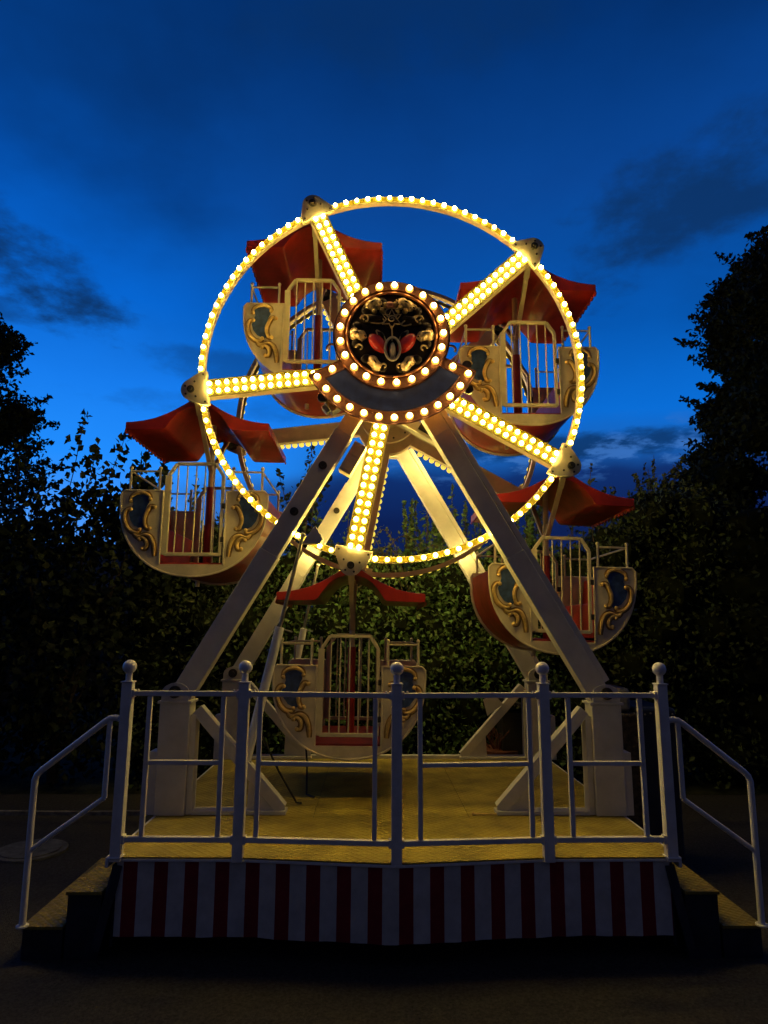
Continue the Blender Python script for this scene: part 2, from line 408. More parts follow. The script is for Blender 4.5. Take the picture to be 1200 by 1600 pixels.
for i in range(4):
    a, b = PX[i], PX[i+1]
    def at(x): t = (x-a[0])/(b[0]-a[0]); return a[1]*(1-t)+b[1]*t-Y0
    p = MB(); h = .018
    x0, x1 = a[0]+.034, b[0]-.034
    for z in (.935, .10): p.beam((x0, at(x0), z), (x1, at(x1), z), .034, .03, (0, 0, 1))
    v0, v1 = VX[i]
    for vx in (v0, v1): p.beam((vx, at(vx), .118), (vx, at(vx), .917), .028, .028, (0, 1, 0))
    p.beam((v0+.015, at(v0), .532), (v1-.015, at(v1), .532), .028, .026, (0, 0, 1))
    for xx in (x0, x1):
        for z in (.935, .10): p.box(xx-.012, xx+.012, at(xx)-.022, at(xx)+.022, z-.024, z+.024)
    p.build('rail_panel', 'rail', rl, bevel=.003)
    c = MB()
    for xx in (x0+.03, x1-.03): c.sphere((xx, at(xx), .955), .007, 8, 6)
    c.build('bolt_head', 'rail', rl)
def handrail(s):
    e = empty('handrail', (s*1.72, Y0, 0), label='sloping white tube handrail beside the %s steps' % ('left' if s < 0 else 'right'), cat='handrail', group='handrails of the platform steps')
    def P(x, z): return (s*x-s*1.72, 0, z)
    p = MB(); r = .019
    p.tube([P(1.69, .785), P(1.715, .79), P(1.745, .785), P(1.775, .766), P(2.13, .485), P(2.155, .46), P(2.166, .43), P(2.163, .03), P(2.16, -.375)], r, 12)
    p.build('hand_tube', 'rail', e)
    p = MB(); p.tube([P(1.745, .78), P(1.745, .328)], .016, 12); p.build('upright', 'rail', e)
    p = MB(); p.tube([P(1.745, .328), P(2.162, .032)], .014, 12); p.build('lower_rail', 'rail', e)
    f = MB(); f.cyl(P(2.16, -.3745), P(2.16, -.366), .035, 16); f.build('foot_plate', 'rail', e)
handrail(-1); handrail(1)

# ------------------------------------------------------------------ A-shaped support frames
def support(Y, which):
    e = empty('support_frame', (0, Y, 0), label=('cream A-shaped steel frame standing in front of the wheel, behind the railing' if which == 'front' else 'cream A-shaped steel frame standing behind the wheel near the hedge'), cat='support frame', group='support frames of the wheel')
    for s in (-1, 1):
        c = MB(); c.box(*sorted((s*1.71, s*1.49)), 0, .17, .003, .78); post = c.build('column', 'frame', e, bevel=.005)
        c = MB(); c.box(*sorted((s*1.725, s*1.475)), -.012, .182, .781, .80); c.build('collar_plate', 'frame', e, bevel=.003)
        c = MB(); c.box(*sorted((s*1.77, s*1.712)), .02, .15, .003, .44); c.box(*sorted((s*1.488, s*1.445)), .03, .14, .003, .70); c.build('side_channel', 'frame', e, bevel=.004)
        # hinged top bracket
        c = MB(); poly = [(s*1.70, .801), (s*1.70, .86)]+[(s*(1.60+.10*math.cos(a)), .86+.07*math.sin(a)) for a in np.linspace(0, PI, 9)]+[(s*1.50, .801)]
        c.prism(poly, -.008, .012); c.build('hinge_bracket', 'frame', e); c = MB(); c.prism(poly, .15, .17); c.build('hinge_bracket', 'frame', e)
        c = MB(); c.cyl((s*1.60, -.03, .865), (s*1.60, -.009, .865), .045, 24); c.cyl((s*1.60, -.045, .865), (s*1.60, -.03, .865), .02, 8); c.build('hinge_bolt', 'dark', e)
        # leg: lower heavier length, telescoped upper length
        A = Vector((s*1.575, .085, .83)); B = Vector((s*.095, .085, 3.40))
        q1 = A.lerp(B, .42); q2 = A.lerp(B, .80)
        c = MB(); c.beam(A, q1, .160, .13); c.build('lower_leg', 'frame', e, bevel=.005)
        c = MB(); c.beam(q1, q2, .150, .122); c.build('middle_leg', 'frame', e, bevel=.005)
        c = MB(); c.beam(q2, B, .132 if s < 0 else .146, .116); c.build('upper_leg', 'frame', e, bevel=.004)
        t_ = (B-A).normalized(); o_ = Vector((t_.z*s, 0, -t_.x*s))
        for q in ((.76, .9) if s < 0 else ()):
            pass
        c = MB()
        for q in ((.69, .545) if which == 'front' else (.69,)) if s < 0 else (.985,):
            p = A.lerp(B, q); c.cyl((p.x, -.004+.02, p.z), (p.x, .03, p.z), .034, 24); c.cyl((p.x, .004, p.z), (p.x, .016, p.z), .017, 8)
        c.build('leg_bolt', 'dark', e)
        if s > 0:
            c = MB(); off = .107
            c.beam(A+o_*off+t_*.08, A.lerp(B, .95)+o_*(off-.002), .044, .09); c.beam(A+o_*(.0825)+t_*.1, A.lerp(B, .95)+o_*(.081), .004, .07); c.build('cable_duct', 'frame', e, bevel=.003)
            # inner brace with gusset and floor rail
        c = MB(); c.beam((s*1.447, .08, .735), (s*.80, .08, .035), .085, .09); c.build('brace', 'frame', e, bevel=.004)
        c = MB(); c.box(*sorted((s*1.447, s*.765)), .02, .14, .003, .03); c.build('floor_rail', 'frame', e, bevel=.003)
        c = MB(); c.prism([(s*1.05, .031), (s*.775, .031), (s*.775, .055), (s*1.04, .33)], .05, .056); c.build('gusset', 'frame', e)
    # bearing block at the top
    c = MB(); c.prism([(-.21, 3.22), (.21, 3.22), (.16, 3.62), (-.16, 3.62)], .03, .14); c.build('bearing_block', 'frame', e, bevel=.01)
    c = MB(); c.cyl((0, -.02, HZ), (0, .2, HZ), .085, 28); c.build('bearing', 'steel', e)
    return e
fa = support(YF, 'front'); fb = support(YR, 'rear')
c = MB(); c.cyl((.60, .03, .012), (.765, .03, .012), .006, 8); c.sphere((.595, .03, .014), .012, 8, 6); c.build('latch_bar', 'gilt', fa)
# tab on the rear right brace and control boxes on the front frame
c = MB(); c.prism([(1.06, .44), (1.23, .56), (1.13, .66), (1.02, .60)], .02, .03); c.build('lifting_eye', 'frame', fb)
c = MB(); c.beam((-.385, .10, 2.555), (-.255, .10, 2.79), .105, .12); c.beam((-.375, .038, 2.575), (-.32, .038, 2.675), .075, .008); c.beam((-.31, .038, 2.69), (-.27, .038, 2.765), .075, .008)
c.build('switch_box', 'gatep', fa, bevel=.008)
c = MB(); c.prism([(-.62, 2.10), (-.70, 1.98), (-.56, 1.98), (-.54, 2.02), (-.60, 2.12)], .02, .09); c.build('strut_bracket', 'frame', fa, bevel=.004)
def strut(x0, z0, x1, z1, y, lab):
    e = empty('gas_strut', (x0, y, z0), label=lab, cat='strut', group='lifting struts')
    v = Vector((x1-x0, 0, z1-z0)); 
    a = MB(); a.cyl((0, 0, 0), v*.5, .014, 14); a.build('piston_rod', 'steel', e)
    a = MB(); a.cyl(v*.42, v, .036, 18); a.build('cylinder', 'rail', e, bevel=.003)
    a = MB(); a.cyl(v*.43+Vector((.03, 0, 0)), v*.43+Vector((.10, 0, -.02)), .006, 8); a.build('valve', 'steel', e)
    a = MB(); a.sphere((0, 0, 0), .022); a.build('top_joint', 'steel', e); a = MB(); a.sphere(v, .04); a.build('foot_joint', 'steel', e)
strut(-.70, 2.05, -1.075, .36, YF+.075, 'slim grey lifting strut with silver rod under the front left leg')
strut(-.74, 2.00, -1.06, .40, YR+.0, 'slim pale strut under the rear left leg of the frame')
# black hoses near the left strut
for pts, lab in (([(-1.03, 5.2, .62), (-.98, 5.25, .5), (-.86, 5.3, .25), (-.72, 5.32, .02), (-.68, 5.33, .012)], 'thin black cable sloping to the deck beside the left brace'),
                 ([(-.78, 6.0, .80), (-.745, 6.0, .5), (-.70, 5.9, .2), (-.67, 5.6, .012), (-.6, 5.5, .012)], 'thin black cable hanging straight down near the lowest gondola')):
    c = MB(); c.tube(pts, .008, 8); tag(c.build('cable', 'black'), lab, 'cable', group='loose cables by the left brace')
# motor arm under the hub
ma = empty('drive_arm', (.05, YF+.32, 3.1), label='slotted cream steel drive arm with dark motor tube under the hub', cat='drive arm')
c = MB(); c.beam((0, 0, 0), (.48, 0, -.27), .13, .012); c.beam((0, -.05, -.06), (.48, -.05, -.33), .012, .1); c.build('arm_channel', 'frame', ma, bevel=.003)
c = MB(); c.cyl((.19, -.035, -.075), (.40, -.035, -.20), .035, 16); c.build('motor_tube', 'dark', ma)
c = MB(); c.tube([(.05, -.03, .0), (.1, -.07, .04), (.2, -.08, .03), (.27, -.06, -.03), (.3, -.04, -.08)], .006, 8); c.tube([(.02, -.03, .04), (0, -.04, -.03), (-.06, -.04, -.03), (-.12, -.04, -.02)], .005, 8); c.build('wire', 'black', ma)

# ------------------------------------------------------------------ bulbs
def bulb_geo(b, p, r, f, n=10):
    x, y, z = p
    b.cur = 1; b.tube([(x, y, z), (x, y+f*r*.55, z), (x, y+f*r*.95, z)], 1, n, taper=[r*1.62, r*1.55, r*.95])
    b.cur = 0; b.sphere((x, y+f*r*1.25, z), r, n, 7)
def bulb_mesh(mats, r):
    b = MB(); bulb_geo(b, (0, 0, 0), r, -1); o = b.build('light_bulb', mats); me = o.data
    bpy.data.objects.remove(o); return me
BM = bulb_mesh(['bulb', 'cap'], .0168); BMS = [BM, BM, bulb_mesh(['bulbdim', 'cap'], .0162), bulb_mesh(['bulb', 'cap'], .0175)]; BS = bulb_mesh(['bulbs', 'caps'], .0205)
def join_bulbs(name, poss, mats, r, parent, flip=1):
    b = MB()
    for p in poss: bulb_geo(b, p, r, -flip, 8)
    return b.build(name, mats, parent)

# ------------------------------------------------------------------ the wheel
wh = empty('ferris_wheel', (0, YM, HZ), label='illuminated cream ferris wheel with five bulb studded spokes', cat='ferris wheel')
wd = {}
front_pos = []
def ring(y, front):
    f = -1 if front else 1          # lamps face outwards
    yo = y-YM; LB = 0 if front else .10
    for k in range(5):
        a = PH+k*2*PI/5; ca, sa = math.cos(a), math.sin(a)
        # rim segment between plates
        a0, a1 = a+R(2.2), a+R(69.8); n = 26
        c = MB()
        hw = .026 if front else .021
        lo = arc(0, 0, RR-hw, a0, a1, n); hi = arc(0, 0, RR+hw, a0, a1, n)
        c.strip(lo, hi, yo-.03, yo+.03); c.build('rim_segment', 'creamrim', wh)
        c = MB(); lo = arc(0, 0, RR-.020, a0, a1, n); hi = arc(0, 0, RR+.020, a0, a1, n)
        c.strip(lo, hi, *sorted((yo+f*(.0305+LB), yo+f*(.0335+LB)))); c.build('rim_lamp_strip', 'rim_panel', wh)
        # spoke: box channel with lamp panel and raised lips
        c = MB(); A = Vector((ca*.30, yo, sa*.30)); B = Vector((ca*1.582, yo, sa*1.582)); u = Vector((-sa, 0, ca))
        c.beam(A, B, .150 if front else .165, .09); c.build('spoke', 'creamrim', wh, bevel=.002)
        fo = Vector((0, f*.047, 0))
        c = MB(); c.beam(A+fo, B+fo, .136, .003); sp = c.build('spoke_lamp_panel', 'lamp_panel', wh)
        c = MB()
        for s in (-1, 1): c.beam(A+u*s*.0725+Vector((0, f*.051, 0)), B+u*s*.0725+Vector((0, f*.051, 0)), .004, .012)
        c.build('spoke_lip', 'lamp_panel', wh)
        # pivot plate
        P = Vector((ca*RP, yo, sa*RP))
        poly = []
        for (t, r) in [(-.15, RR-.055), (.15, RR-.055), (.145, RR+.0)]: poly.append((r, t))
        for q in np.linspace(R(62), -R(62), 11): poly.append((RP+.085*math.cos(q), .085*math.sin(q)*1.05))
        poly.append((RR, -.145))
        poly = [(ca*r-sa*t, sa*r+ca*t) for r, t in poly]
        c = MB(); c.prism(poly, *sorted((yo+f*.052, yo+f*.064))); pl = c.build('pivot_plate', 'cream', wh, bevel=.003)
        b = MB(); b.cyl((P.x, yo+f*.064, P.z), (P.x, yo+f*.085, P.z), .03, 16); b.cyl((P.x, yo+f*.085, P.z), (P.x, yo+f*.10, P.z), .018, 6)
        for (rr_, tt) in ((RP-.035, -.065), (RP-.035, .065), (RP+.045, -.035), (RP+.045, .035), (RR-.03, -.12), (RR-.03, .12)):
            sc_ = MB(); sc_.cyl((ca*rr_-sa*tt, yo+f*.064, sa*rr_+ca*tt), (ca*rr_-sa*tt, yo+f*.071, sa*rr_+ca*tt), .009, 8); sc_.build('screw', 'dark', pl)
        b.build('pivot_bolt', 'dark', pl)
        b = MB(); b.cyl((P.x, yo+f*.05, P.z), (P.x, yo-f*.06, P.z), .075, 24); b.build('pivot_housing', 'dark', wh)
        b = MB(); b.beam(Vector((ca*(RR-.045), yo+f*.04, sa*(RR-.045)))-u*.15, Vector((ca*(RR-.045), yo+f*.04, sa*(RR-.045)))+u*.15, .02, .04, (ca, 0, sa)); b.build('plate_strap', 'creamrim', wh, bevel=.002)
        # lamps
        pos = []
        nb = 18
        for i in range(nb):
            q = a+R(6.4+(72-12.8)*i/(nb-1)); pos.append((RR*math.cos(q), yo+f*(.0335+LB), RR*math.sin(q)))
        sp_pos = []
        for i in range(16):
            r = 1.535-.0725*i
            for s in (-1, 1): w_ = .0345 if front else .072; sp_pos.append((ca*r-sa*s*w_, yo+f*(.0485+LB*.8), sa*r+ca*s*w_))
        wd.setdefault('rim_f' if front else 'rim_r', []).extend(pos)
        wd.setdefault('sp_f' if front else 'sp_r', []).extend(sp_pos)
ring(YRF, True); ring(YRR, False)
single = wd['rim_f']+wd['sp_f'][-32:-32+10]
for p in single:
    o = bpy.data.objects.new('light_bulb', random.choice(BMS)); col.objects.link(o); o.parent = wh; o.location = p
rest = [p for p in wd['sp_f'] if p not in single]
tag(join_bulbs('spoke_bulbs', rest, ['bulb', 'cap'], .0168, wh), kind='stuff')
tag(join_bulbs('rear_bulbs', wd['rim_r']+wd['sp_r'], ['led', 'cap'], .019, wh, flip=-1), kind='stuff')
c = MB(); c.cyl((0, YRF-YM-.03, 0), (0, YRR-YM+.03, 0), .15, 40); c.build('hub_drum', 'creamrim', wh, bevel=.004)
c = MB(); c.cyl((0, YRF-YM-.052, 0), (0, YRF-YM-.048+.03, 0), .33, 48); c.build('hub_disc', 'creamrim', wh, bevel=.004)
c = MB(); c.cyl((0, YRR-YM-.36, 0), (0, YRR-YM-.30, 0), .29, 48); hd = c.build('hub_disc', 'creamrim', wh, bevel=.006)
b = MB()
for i in range(12):
    q = 2*PI*i/12+.2; b.cyl((.25*math.cos(q), YRR-YM-.372, .25*math.sin(q)), (.25*math.cos(q), YRR-YM-.36, .25*math.sin(q)), .01, 8)
b.build('disc_bolt', 'dark', hd)
c = MB(); c.cyl((0, YRR-YM-.06, 0), (0, YRR-YM+.05, 0), .33, 48); c.build('hub_disc', 'creamrim', wh, bevel=.004)

# ------------------------------------------------------------------ round sign on the hub
SX, SZ, SY = -.018, 3.615, 4.84
sg = empty('hub_sign', (SX, SY, SZ), label='round lamp ringed ornamental sign with a blank dark crescent panel over the hub', cat='sign')
A0, A1 = R(-152.5), R(-23.5)
# back plate outline: disc + sector
ro = .725; rd = .458
out = []
out += arc(0, 0, ro, A0, A1, 40)
ta = A1+R(5); 
out += arc(0, 0, rd, A1+R(7), A0-R(7)+2*PI, 48)
c = MB()
# triangulated as fan of strips: disc and sector separately so faces stay clean
c.cyl((0, .03, 0), (0, 0, 0), rd, 64)
back = c.build('backing_disc', 'copper', sg, bevel=.004)
c = MB(); c.strip(arc(0, 0, .40, A0, A1, 48), arc(0, 0, ro, A0, A1, 48), .003, .032); c.build('backing_crescent', 'copper', sg, bevel=.003)
def edge(poly, r, y, closed=False):
    c.tube([(x, y, z) for x, z in poly], r, 8, closed=closed)
c = MB(); edge(arc(0, 0, ro, A0, A1, 48)+[(rd*math.cos(A1), rd*math.sin(A1))], .007, .0)
edge([(rd*math.cos(A0), rd*math.sin(A0)), (ro*math.cos(A0), ro*math.sin(A0))], .007, .0)
edge(arc(0, 0, rd, A1, A0+2*PI, 64), .007, .0); c.build('outline_trim', 'copperdark', sg)
dA = R(9.)
inr, our = .452, .632
c = MB(); c.strip(arc(0, 0, inr, A0+dA*1.15, A1-dA*1.15, 48), arc(0, 0, our, A0+dA*.85, A1-dA*.85, 48), -.008, .002); c.build('blank_panel', 'slate', sg)
c = MB(); edge(arc(0, 0, inr, A0+dA*1.15, A1-dA*1.15, 48)+arc(0, 0, our, A1-dA*.85, A0+dA*.85, 48), .006, -.008, True); c.build('panel_trim', 'copperdark', sg)
c = MB(); c.strip(arc(0, 0, .376, 0, 2*PI, 72)[:-1], arc(0, 0, .450, 0, 2*PI, 72)[:-1], -.030, -.001, closed=True); c.build('raised_lamp_ring', 'copper', sg, bevel=.004)
c = MB(); c.tube([(.352*math.cos(q), -.024, .352*math.sin(q)) for q in np.linspace(0, 2*PI, 72, endpoint=False)], .011, 10, closed=True)
c.tube([(.372*math.cos(q), -.004, .372*math.sin(q)) for q in np.linspace(0, 2*PI, 72, endpoint=False)], .005, 8, closed=True); c.build('medallion_rim', 'copper', sg)
c = MB(); c.cyl((0, -.001, 0), (0, -.006, 0), .350, 64); c.build('medallion', 'gloss', sg)
def mp(X, Yp): return ((X-575)/655., -(Yp-413)/609.)
def leafshape(cx, cz, ang, l, w):
    pts = []
    for i in range(13):
        t = i/12; x = -l+2*l*t; pts.append((x, w*math.sin(PI*t)**.8*(1+.25*math.sin(3*PI*t))))
    pts += [(-x_*-1, -z_) for x_, z_ in pts[::-1]][1:-1]
    ca, sa = math.cos(ang), math.sin(ang)
    return [(cx+x*ca-z*sa, cz+x*sa+z*ca) for x, z in pts]
def lump(c, X, Yp, rx, rz, ang=0, d=.02):
    x, z = mp(X, Yp); c.sphere((x, -.006, z), 1, 18, 10, sc=(rx, d, rz), rot=Matrix.Rotation(-ang, 3, 'Y'))
for q in range(12):
    an = 2*PI*q/12+.26; c = MB(); c.sphere((.285*math.cos(an), -.006, .285*math.sin(an)), 1, 14, 8, sc=(.046, .026, .038), rot=Matrix.Rotation(-an, 3, 'Y')); c.build('enamel_petal', 'gloss', sg)
for args in ((480, 335, .085, .034, .15, .045), (680, 340, .085, .034, -.35, .045), (575, 300, .05, .04, 0, .035), (520, 420, .03, .05, .5, .03), (636, 420, .03, .05, -.5, .03)):
    c = MB(); lump(c, *args); c.build('enamel_petal', 'gloss', sg)
    x, z = mp(args[0], args[1]); an = args[4]
    c = MB(); c.tube([(x+args[2]*1.03*math.cos(t)*math.cos(an)-args[3]*1.03*math.sin(t)*math.sin(-an)*-1, -.022, z-args[2]*math.cos(t)*math.sin(an)+args[3]*math.sin(t)*math.cos(an)) for t in np.linspace(0, 2*PI, 24, endpoint=False)], .006, 6, closed=True); c.build('petal_edge', 'pewter', sg)
for (X, Yp, an, l, w) in ((478, 255, .5, .085, .045), (648, 255, -.5, .085, .045), (398, 415, -.25, .075, .05), (752, 415, .25, .075, .05), (490, 560, -.9, .085, .045), (655, 560, .9, .085, .045)):
    x, z = mp(X, Yp); ls = leafshape(x, z, an, l, w)
    c = MB(); n = len(ls); ca, sa = math.cos(an), math.sin(an)
    ridge = [(x+(px-x)*.25, -.066, z+(pz-z)*.25) for px, pz in ls]
    c.add([(px, -.008, pz) for px, pz in ls]+[(x+(px-x)*.72, -.050, z+(pz-z)*.72) for px, pz in ls]+ridge, [(r*n+i, r*n+(i+1) % n, (r+1)*n+(i+1) % n, (r+1)*n+i) for r in range(2) for i in range(n)]+[tuple(range(2*n, 3*n))])
    lf = c.build('gilt_leaf', 'pewter', sg)
    c = MB(); c.tube([(p[0], -.012, p[1]) for p in ls], .005, 6, closed=True); c.build('leaf_edge', 'pewter', lf)
    c = MB(); c.tube([(x-l*.9*ca, -.030, z-l*.9*sa), (x, -.070, z), (x+l*.95*ca, -.030, z+l*.95*sa)], .005, 6); c.build('leaf_vein', 'gloss', lf)
for s in (-1, 1):
    for (bx, bz, sc_) in ((.21, .12, 1), (.25, -.12, .8), (.15, -.24, .8), (.10, .25, .7), (.29, .02, .7), (.06, -.27, .6), (.17, .22, .7)):
        c = MB(); c.tube([(s*(bx+.038*sc_*math.cos(t)*(1-t/9)), -.042, bz+.038*sc_*math.sin(t)*(1-t/9)) for t in np.linspace(0, 4.6, 14)], .0075, 6); c.build('gilt_scroll', 'pewter', sg)
c = MB(); rx, rz = mp(575, 345)
star = []
for i in range(12):
    r = .085 if i % 2 == 0 else .042; q = PI/2+i*PI/6; star.append((rx+r*math.cos(q), -.045, rz+r*math.sin(q)))
c.tube([(q_[0], -.058, q_[2]) for q_ in star], .006, 6, closed=True)
c.tube([(rx+.036*(1-t/11)*math.cos(t), -.064, rz+.032*(1-t/11)*math.sin(t)) for t in np.linspace(0, 9, 36)], .006, 6)
c.tube([(rx, -.045, rz-.05), (rx+.004, -.04, rz-.11), (rx+.002, -.03, rz-.17)], .006, 6); c.build('rose_outline', 'pewter', sg)
c = MB(); lump(c, 575, 345, .06, .055, 0, .038); c.build('rose_heart', 'gloss', sg)
for (X, Yp, an) in ((505, 455, .75), (652, 452, -.70)):
    c = MB(); lump(c, X, Yp, .056, .100, an, .050); c.build('ruby_petal', 'ruby', sg)
c = MB(); ox, oz = mp(580, 490); c.tube([(ox+.058*math.cos(t), -.040, oz+.095*math.sin(t)) for t in np.linspace(0, 2*PI, 30, endpoint=False)], .011, 8, closed=True)
c.sphere((ox, -.02, oz-.01), 1, 14, 8, sc=(.026, .04, .07)); c.build('oval_boss', 'gatep', sg)
c = MB(); lump(c, 565, 262, .045, .028, 0, .055); c.build('rosette', 'rose', sg)
for (X, Yp) in ((505, 270), (525, 288), (620, 268), (605, 290), (485, 292), (645, 290), (540, 262), (592, 258)):
    c = MB(); lump(c, X, Yp, .022, .020, 0, .055); c.build('gold_bud', 'pewter', sg)
sb = [(.407*math.cos(PI/2+R(-3)+i*2*PI/21), .407*math.sin(PI/2+R(-3)+i*2*PI/21)) for i in range(21)]
sb += [(.678*math.cos(A0+R(4)+(A1-A0-R(8))*i/12), .678*math.sin(A0+R(4)+(A1-A0-R(8))*i/12)) for i in range(13)]
sb += [(.545*math.cos(A0+R(4.5)), .545*math.sin(A0+R(4.5))), (.545*math.cos(A1-R(4.5)), .545*math.sin(A1-R(4.5)))]
for i_, (x, z) in enumerate(sb):
    o = bpy.data.objects.new('light_bulb', BS); col.objects.link(o); o.parent = sg; o.location = (x, -.031 if i_ < 21 else 0, z)
for (x, z) in ((-.54, -.50), (.61, -.42), (.60, -.22)):
    c = MB(); c.cyl((x, .035, z), (x, .075, z), .038, 20); c.build('clamp_knob', 'dark', sg, bevel=.003)
    c = MB(); c.beam((x, .08, z), (x*.25, .10, z*.5), .03, .02); c.build('clamp_bar', 'gatep', sg)
for s in (-1, 1):
    c = MB(); c.tube([(s*(.46+.05*math.cos(t)), .02, -.10+.05*math.sin(t)-(t*.012)) for t in np.linspace(-.5, 3.8, 16)], .010, 8); c.build('side_scroll', 'copperdark', sg)
c = MB(); c.beam((-.50, .14, -.56), (-.36, .14, -.46), .12, .12); c.beam((-.53, .14, -.585), (-.50, .14, -.56), .075, .075); c.build('horn_speaker', 'steel', sg, bevel=.01)

# ------------------------------------------------------------------ gondolas
def outline(a=.622, zc=-.90, zt=-.80, b=.632, n=26, e=2.15):
    pts = [(-a, zt-.03), (-a, zc)]
    for i in range(1, n):
        t = PI+PI*i/n; cx_ = math.cos(t); sz_ = math.sin(t)
        pts.append((a*math.copysign(abs(cx_)**(2/e), cx_), zc+b*math.copysign(abs(sz_)**(2/e), sz_)))
    pts += [(a, zc), (a, zt-.03)]
    return pts
LC = [(0, 0)]
def L2(X, Yp):   # crop pixel of the left lobe -> local x,z
    return ((180+X/4.615-303.5)*.00543, -.80-(740+Yp/4.615-768)*.00554)
def gondola():
    e = empty('gondola', (0, YM, 0))
    yp = .515
    # red tub shell
    o1 = outline(.612, -.90, -.82, .622); o2 = outline(.586, -.90, -.82, .594)
    c = MB(); c.strip(o1, o2, -yp+.02, yp-.02); c.build('tub', 'red', e)
    for s in (-1, 1):
        c = MB(); c.prism([(s*x, z) for x, z in ([(.29, -1.40), (.38, -1.36), (.50, -1.20), (.555, -1.06), (.565, -.84), (.50, -.84), (.475, -1.09), (.27, -1.10)][::-s])], -yp+.04, yp-.04)
        c.build('bench', 'redin', e, bevel=.012)
    c = MB(); c.box(-.285, .285, -yp+.02, yp-.02, -1.43, -1.415); c.build('floor_board', 'redin', e)
    # front and rear face plates : two lobes joined by the bottom strap
    for f in (-1, 1):
        c = MB(); ol = outline()
        inner = []
        for x, z in ol:
            ix = max(-.27, min(.27, x)); iz = max(z+.0, -1.43) if abs(x) >= .27 else -1.43
            inner.append((ix, iz))
        ol2 = [(-.27, -.80), (-.595, -.80)]+ol+[(.595, -.80), (.27, -.80)]
        in2 = [(-.268, -.80), (-.268, -.802)]+inner+[(.268, -.802), (.268, -.80)]
        c.strip(ol2, in2, *sorted((f*yp, f*(yp-.035)))); fp = c.build('face_plate', 'cream', e, bevel=.006)
        # rolled lip round the plate edge
        c = MB(); yy = f*(yp+.002); c.tube([(x, yy, z) for x, z in ([(-.268, -1.43), (-.268, -.80), (-.595, -.80)]+ol+[(.595, -.80), (.268, -.80), (.268, -1.43)])], .009, 6)
        c.build('plate_lip', 'cream', fp)
        for s in (-1, 1):
            if f == 1: break
            def q(l): return [(-s*L2(*p)[0], f*(yp+.010), L2(*p)[1]) for p in l]
            bl = [(125, 185), (150, 165), (200, 160), (240, 180), (245, 215), (228, 250), (215, 300), (213, 350), (220, 395), (205, 415), (180, 400), (150, 385), (118, 345), (105, 300), (118, 265), (130, 230)]
            c = MB(); pl = [(p[0], p[2]) for p in q(bl)]
            c.prism(pl if s < 0 else pl, f*(yp+.006), f*(yp+.0)); c.build('blue_cartouche', 'bluep', fp)
            tubes = []
            c = MB()
            for l in ([(110, 215), (120, 175), (155, 152), (200, 146), (240, 165), (252, 190)],
                      [(118, 262), (92, 270), (76, 300), (78, 345), (98, 390), (135, 425), (175, 432), (190, 415)],
                      [(288, 250), (262, 245), (240, 275), (222, 320), (222, 365), (238, 400), (262, 402)],
                      [(200, 455), (240, 448), (275, 470), (295, 515), (303, 560), (306, 600)],
                      [(192, 482), (215, 470), (240, 490), (248, 520), (238, 545), (215, 545)],
                      [(150, 440), (175, 462), (205, 455)]):
                pp = q(l)
                n = len(pp); tp = [.55+.75*math.sin(PI*min(1, max(0, i/(n-1)))) for i in range(n)]
                # smooth the polyline
                P = [Vector(p) for p in pp]; sm = []; tt = []
                for i in range(n-1):
                    p0, p1, p2, p3 = P[max(0, i-1)], P[i], P[i+1], P[min(n-1, i+2)]
                    for j in range(4):
                        t = j/4; sm.append(.5*((2*p1)+(p2-p0)*t+(2*p0-5*p1+4*p2-p3)*t*t+(3*p1-p0-3*p2+p3)*t**3)); tt.append(tp[i]*(1-t)+tp[i+1]*t)
                sm.append(P[-1]); tt.append(tp[-1])
                c.tube(sm, .0125, 8, taper=tt)
                tubes.append(([Vector((v.x, f*(yp+.0005), v.z)) for v in sm], tt))
            for p in ((112, 208), (252, 193), (118, 268), (190, 412), (288, 250), (262, 402), (192, 482), (217, 545)):
                x, y, z = q([p])[0]; c.sphere((x, y, z), .0175, 10, 7)
            c.build('scroll_relief', 'gilt', fp)
            for ti, (sm, tt) in enumerate(tubes):     # dull brown painted outline, a flat 1 mm ribbon under each scroll
                w1 = []; w2 = []
                for i, v in enumerate(sm):
                    t_ = (sm[min(i+1, len(sm)-1)]-sm[max(i-1, 0)]).normalized(); n_ = Vector((t_.z, 0, -t_.x)); hw_ = .026*min(1, .5+tt[i]*.5)
                    w1.append((v.x+n_.x*hw_, v.z+n_.z*hw_)); w2.append((v.x-n_.x*hw_, v.z-n_.z*hw_))
                c = MB(); c.strip(w1, w2, f*(yp+.0002+.0003*ti), f*(yp+.0012+.0003*ti)); c.build('painted_outline', 'antique', fp)
        # gate with arched top
        c = MB(); y0 = f*(yp-.015)
        fr = [(-.235, -1.35), (-.235, -.665), (-.165, -.56), (.165, -.56), (.235, -.665), (.235, -1.35)]
        gt = empty_gate = None
        for i in range(5): c.beam((fr[i][0], y0, fr[i][1]), (fr[i+1][0], y0, fr[i+1][1]), .026 if i else .05, .035)
        c.beam((-.235, y0, -1.345), (.235, y0, -1.345), .03, .03)
        gt = c.build('gate', 'gatep', e, bevel=.003)
        c = MB()
        for i in range(5):
            x = -.155+.0775*i; c.cyl((x, y0, -1.34), (x, y0, -.575 if abs(x) < .16 else -.60), .0065, 8)
        c.build('gate_bars', 'gatep', gt)
        c = MB()
        for z in (-.93, -1.22): c.box(.236, .272, y0-.024, y0+.024, z-.022, z+.022)
        c.build('hinge', 'dark', gt)
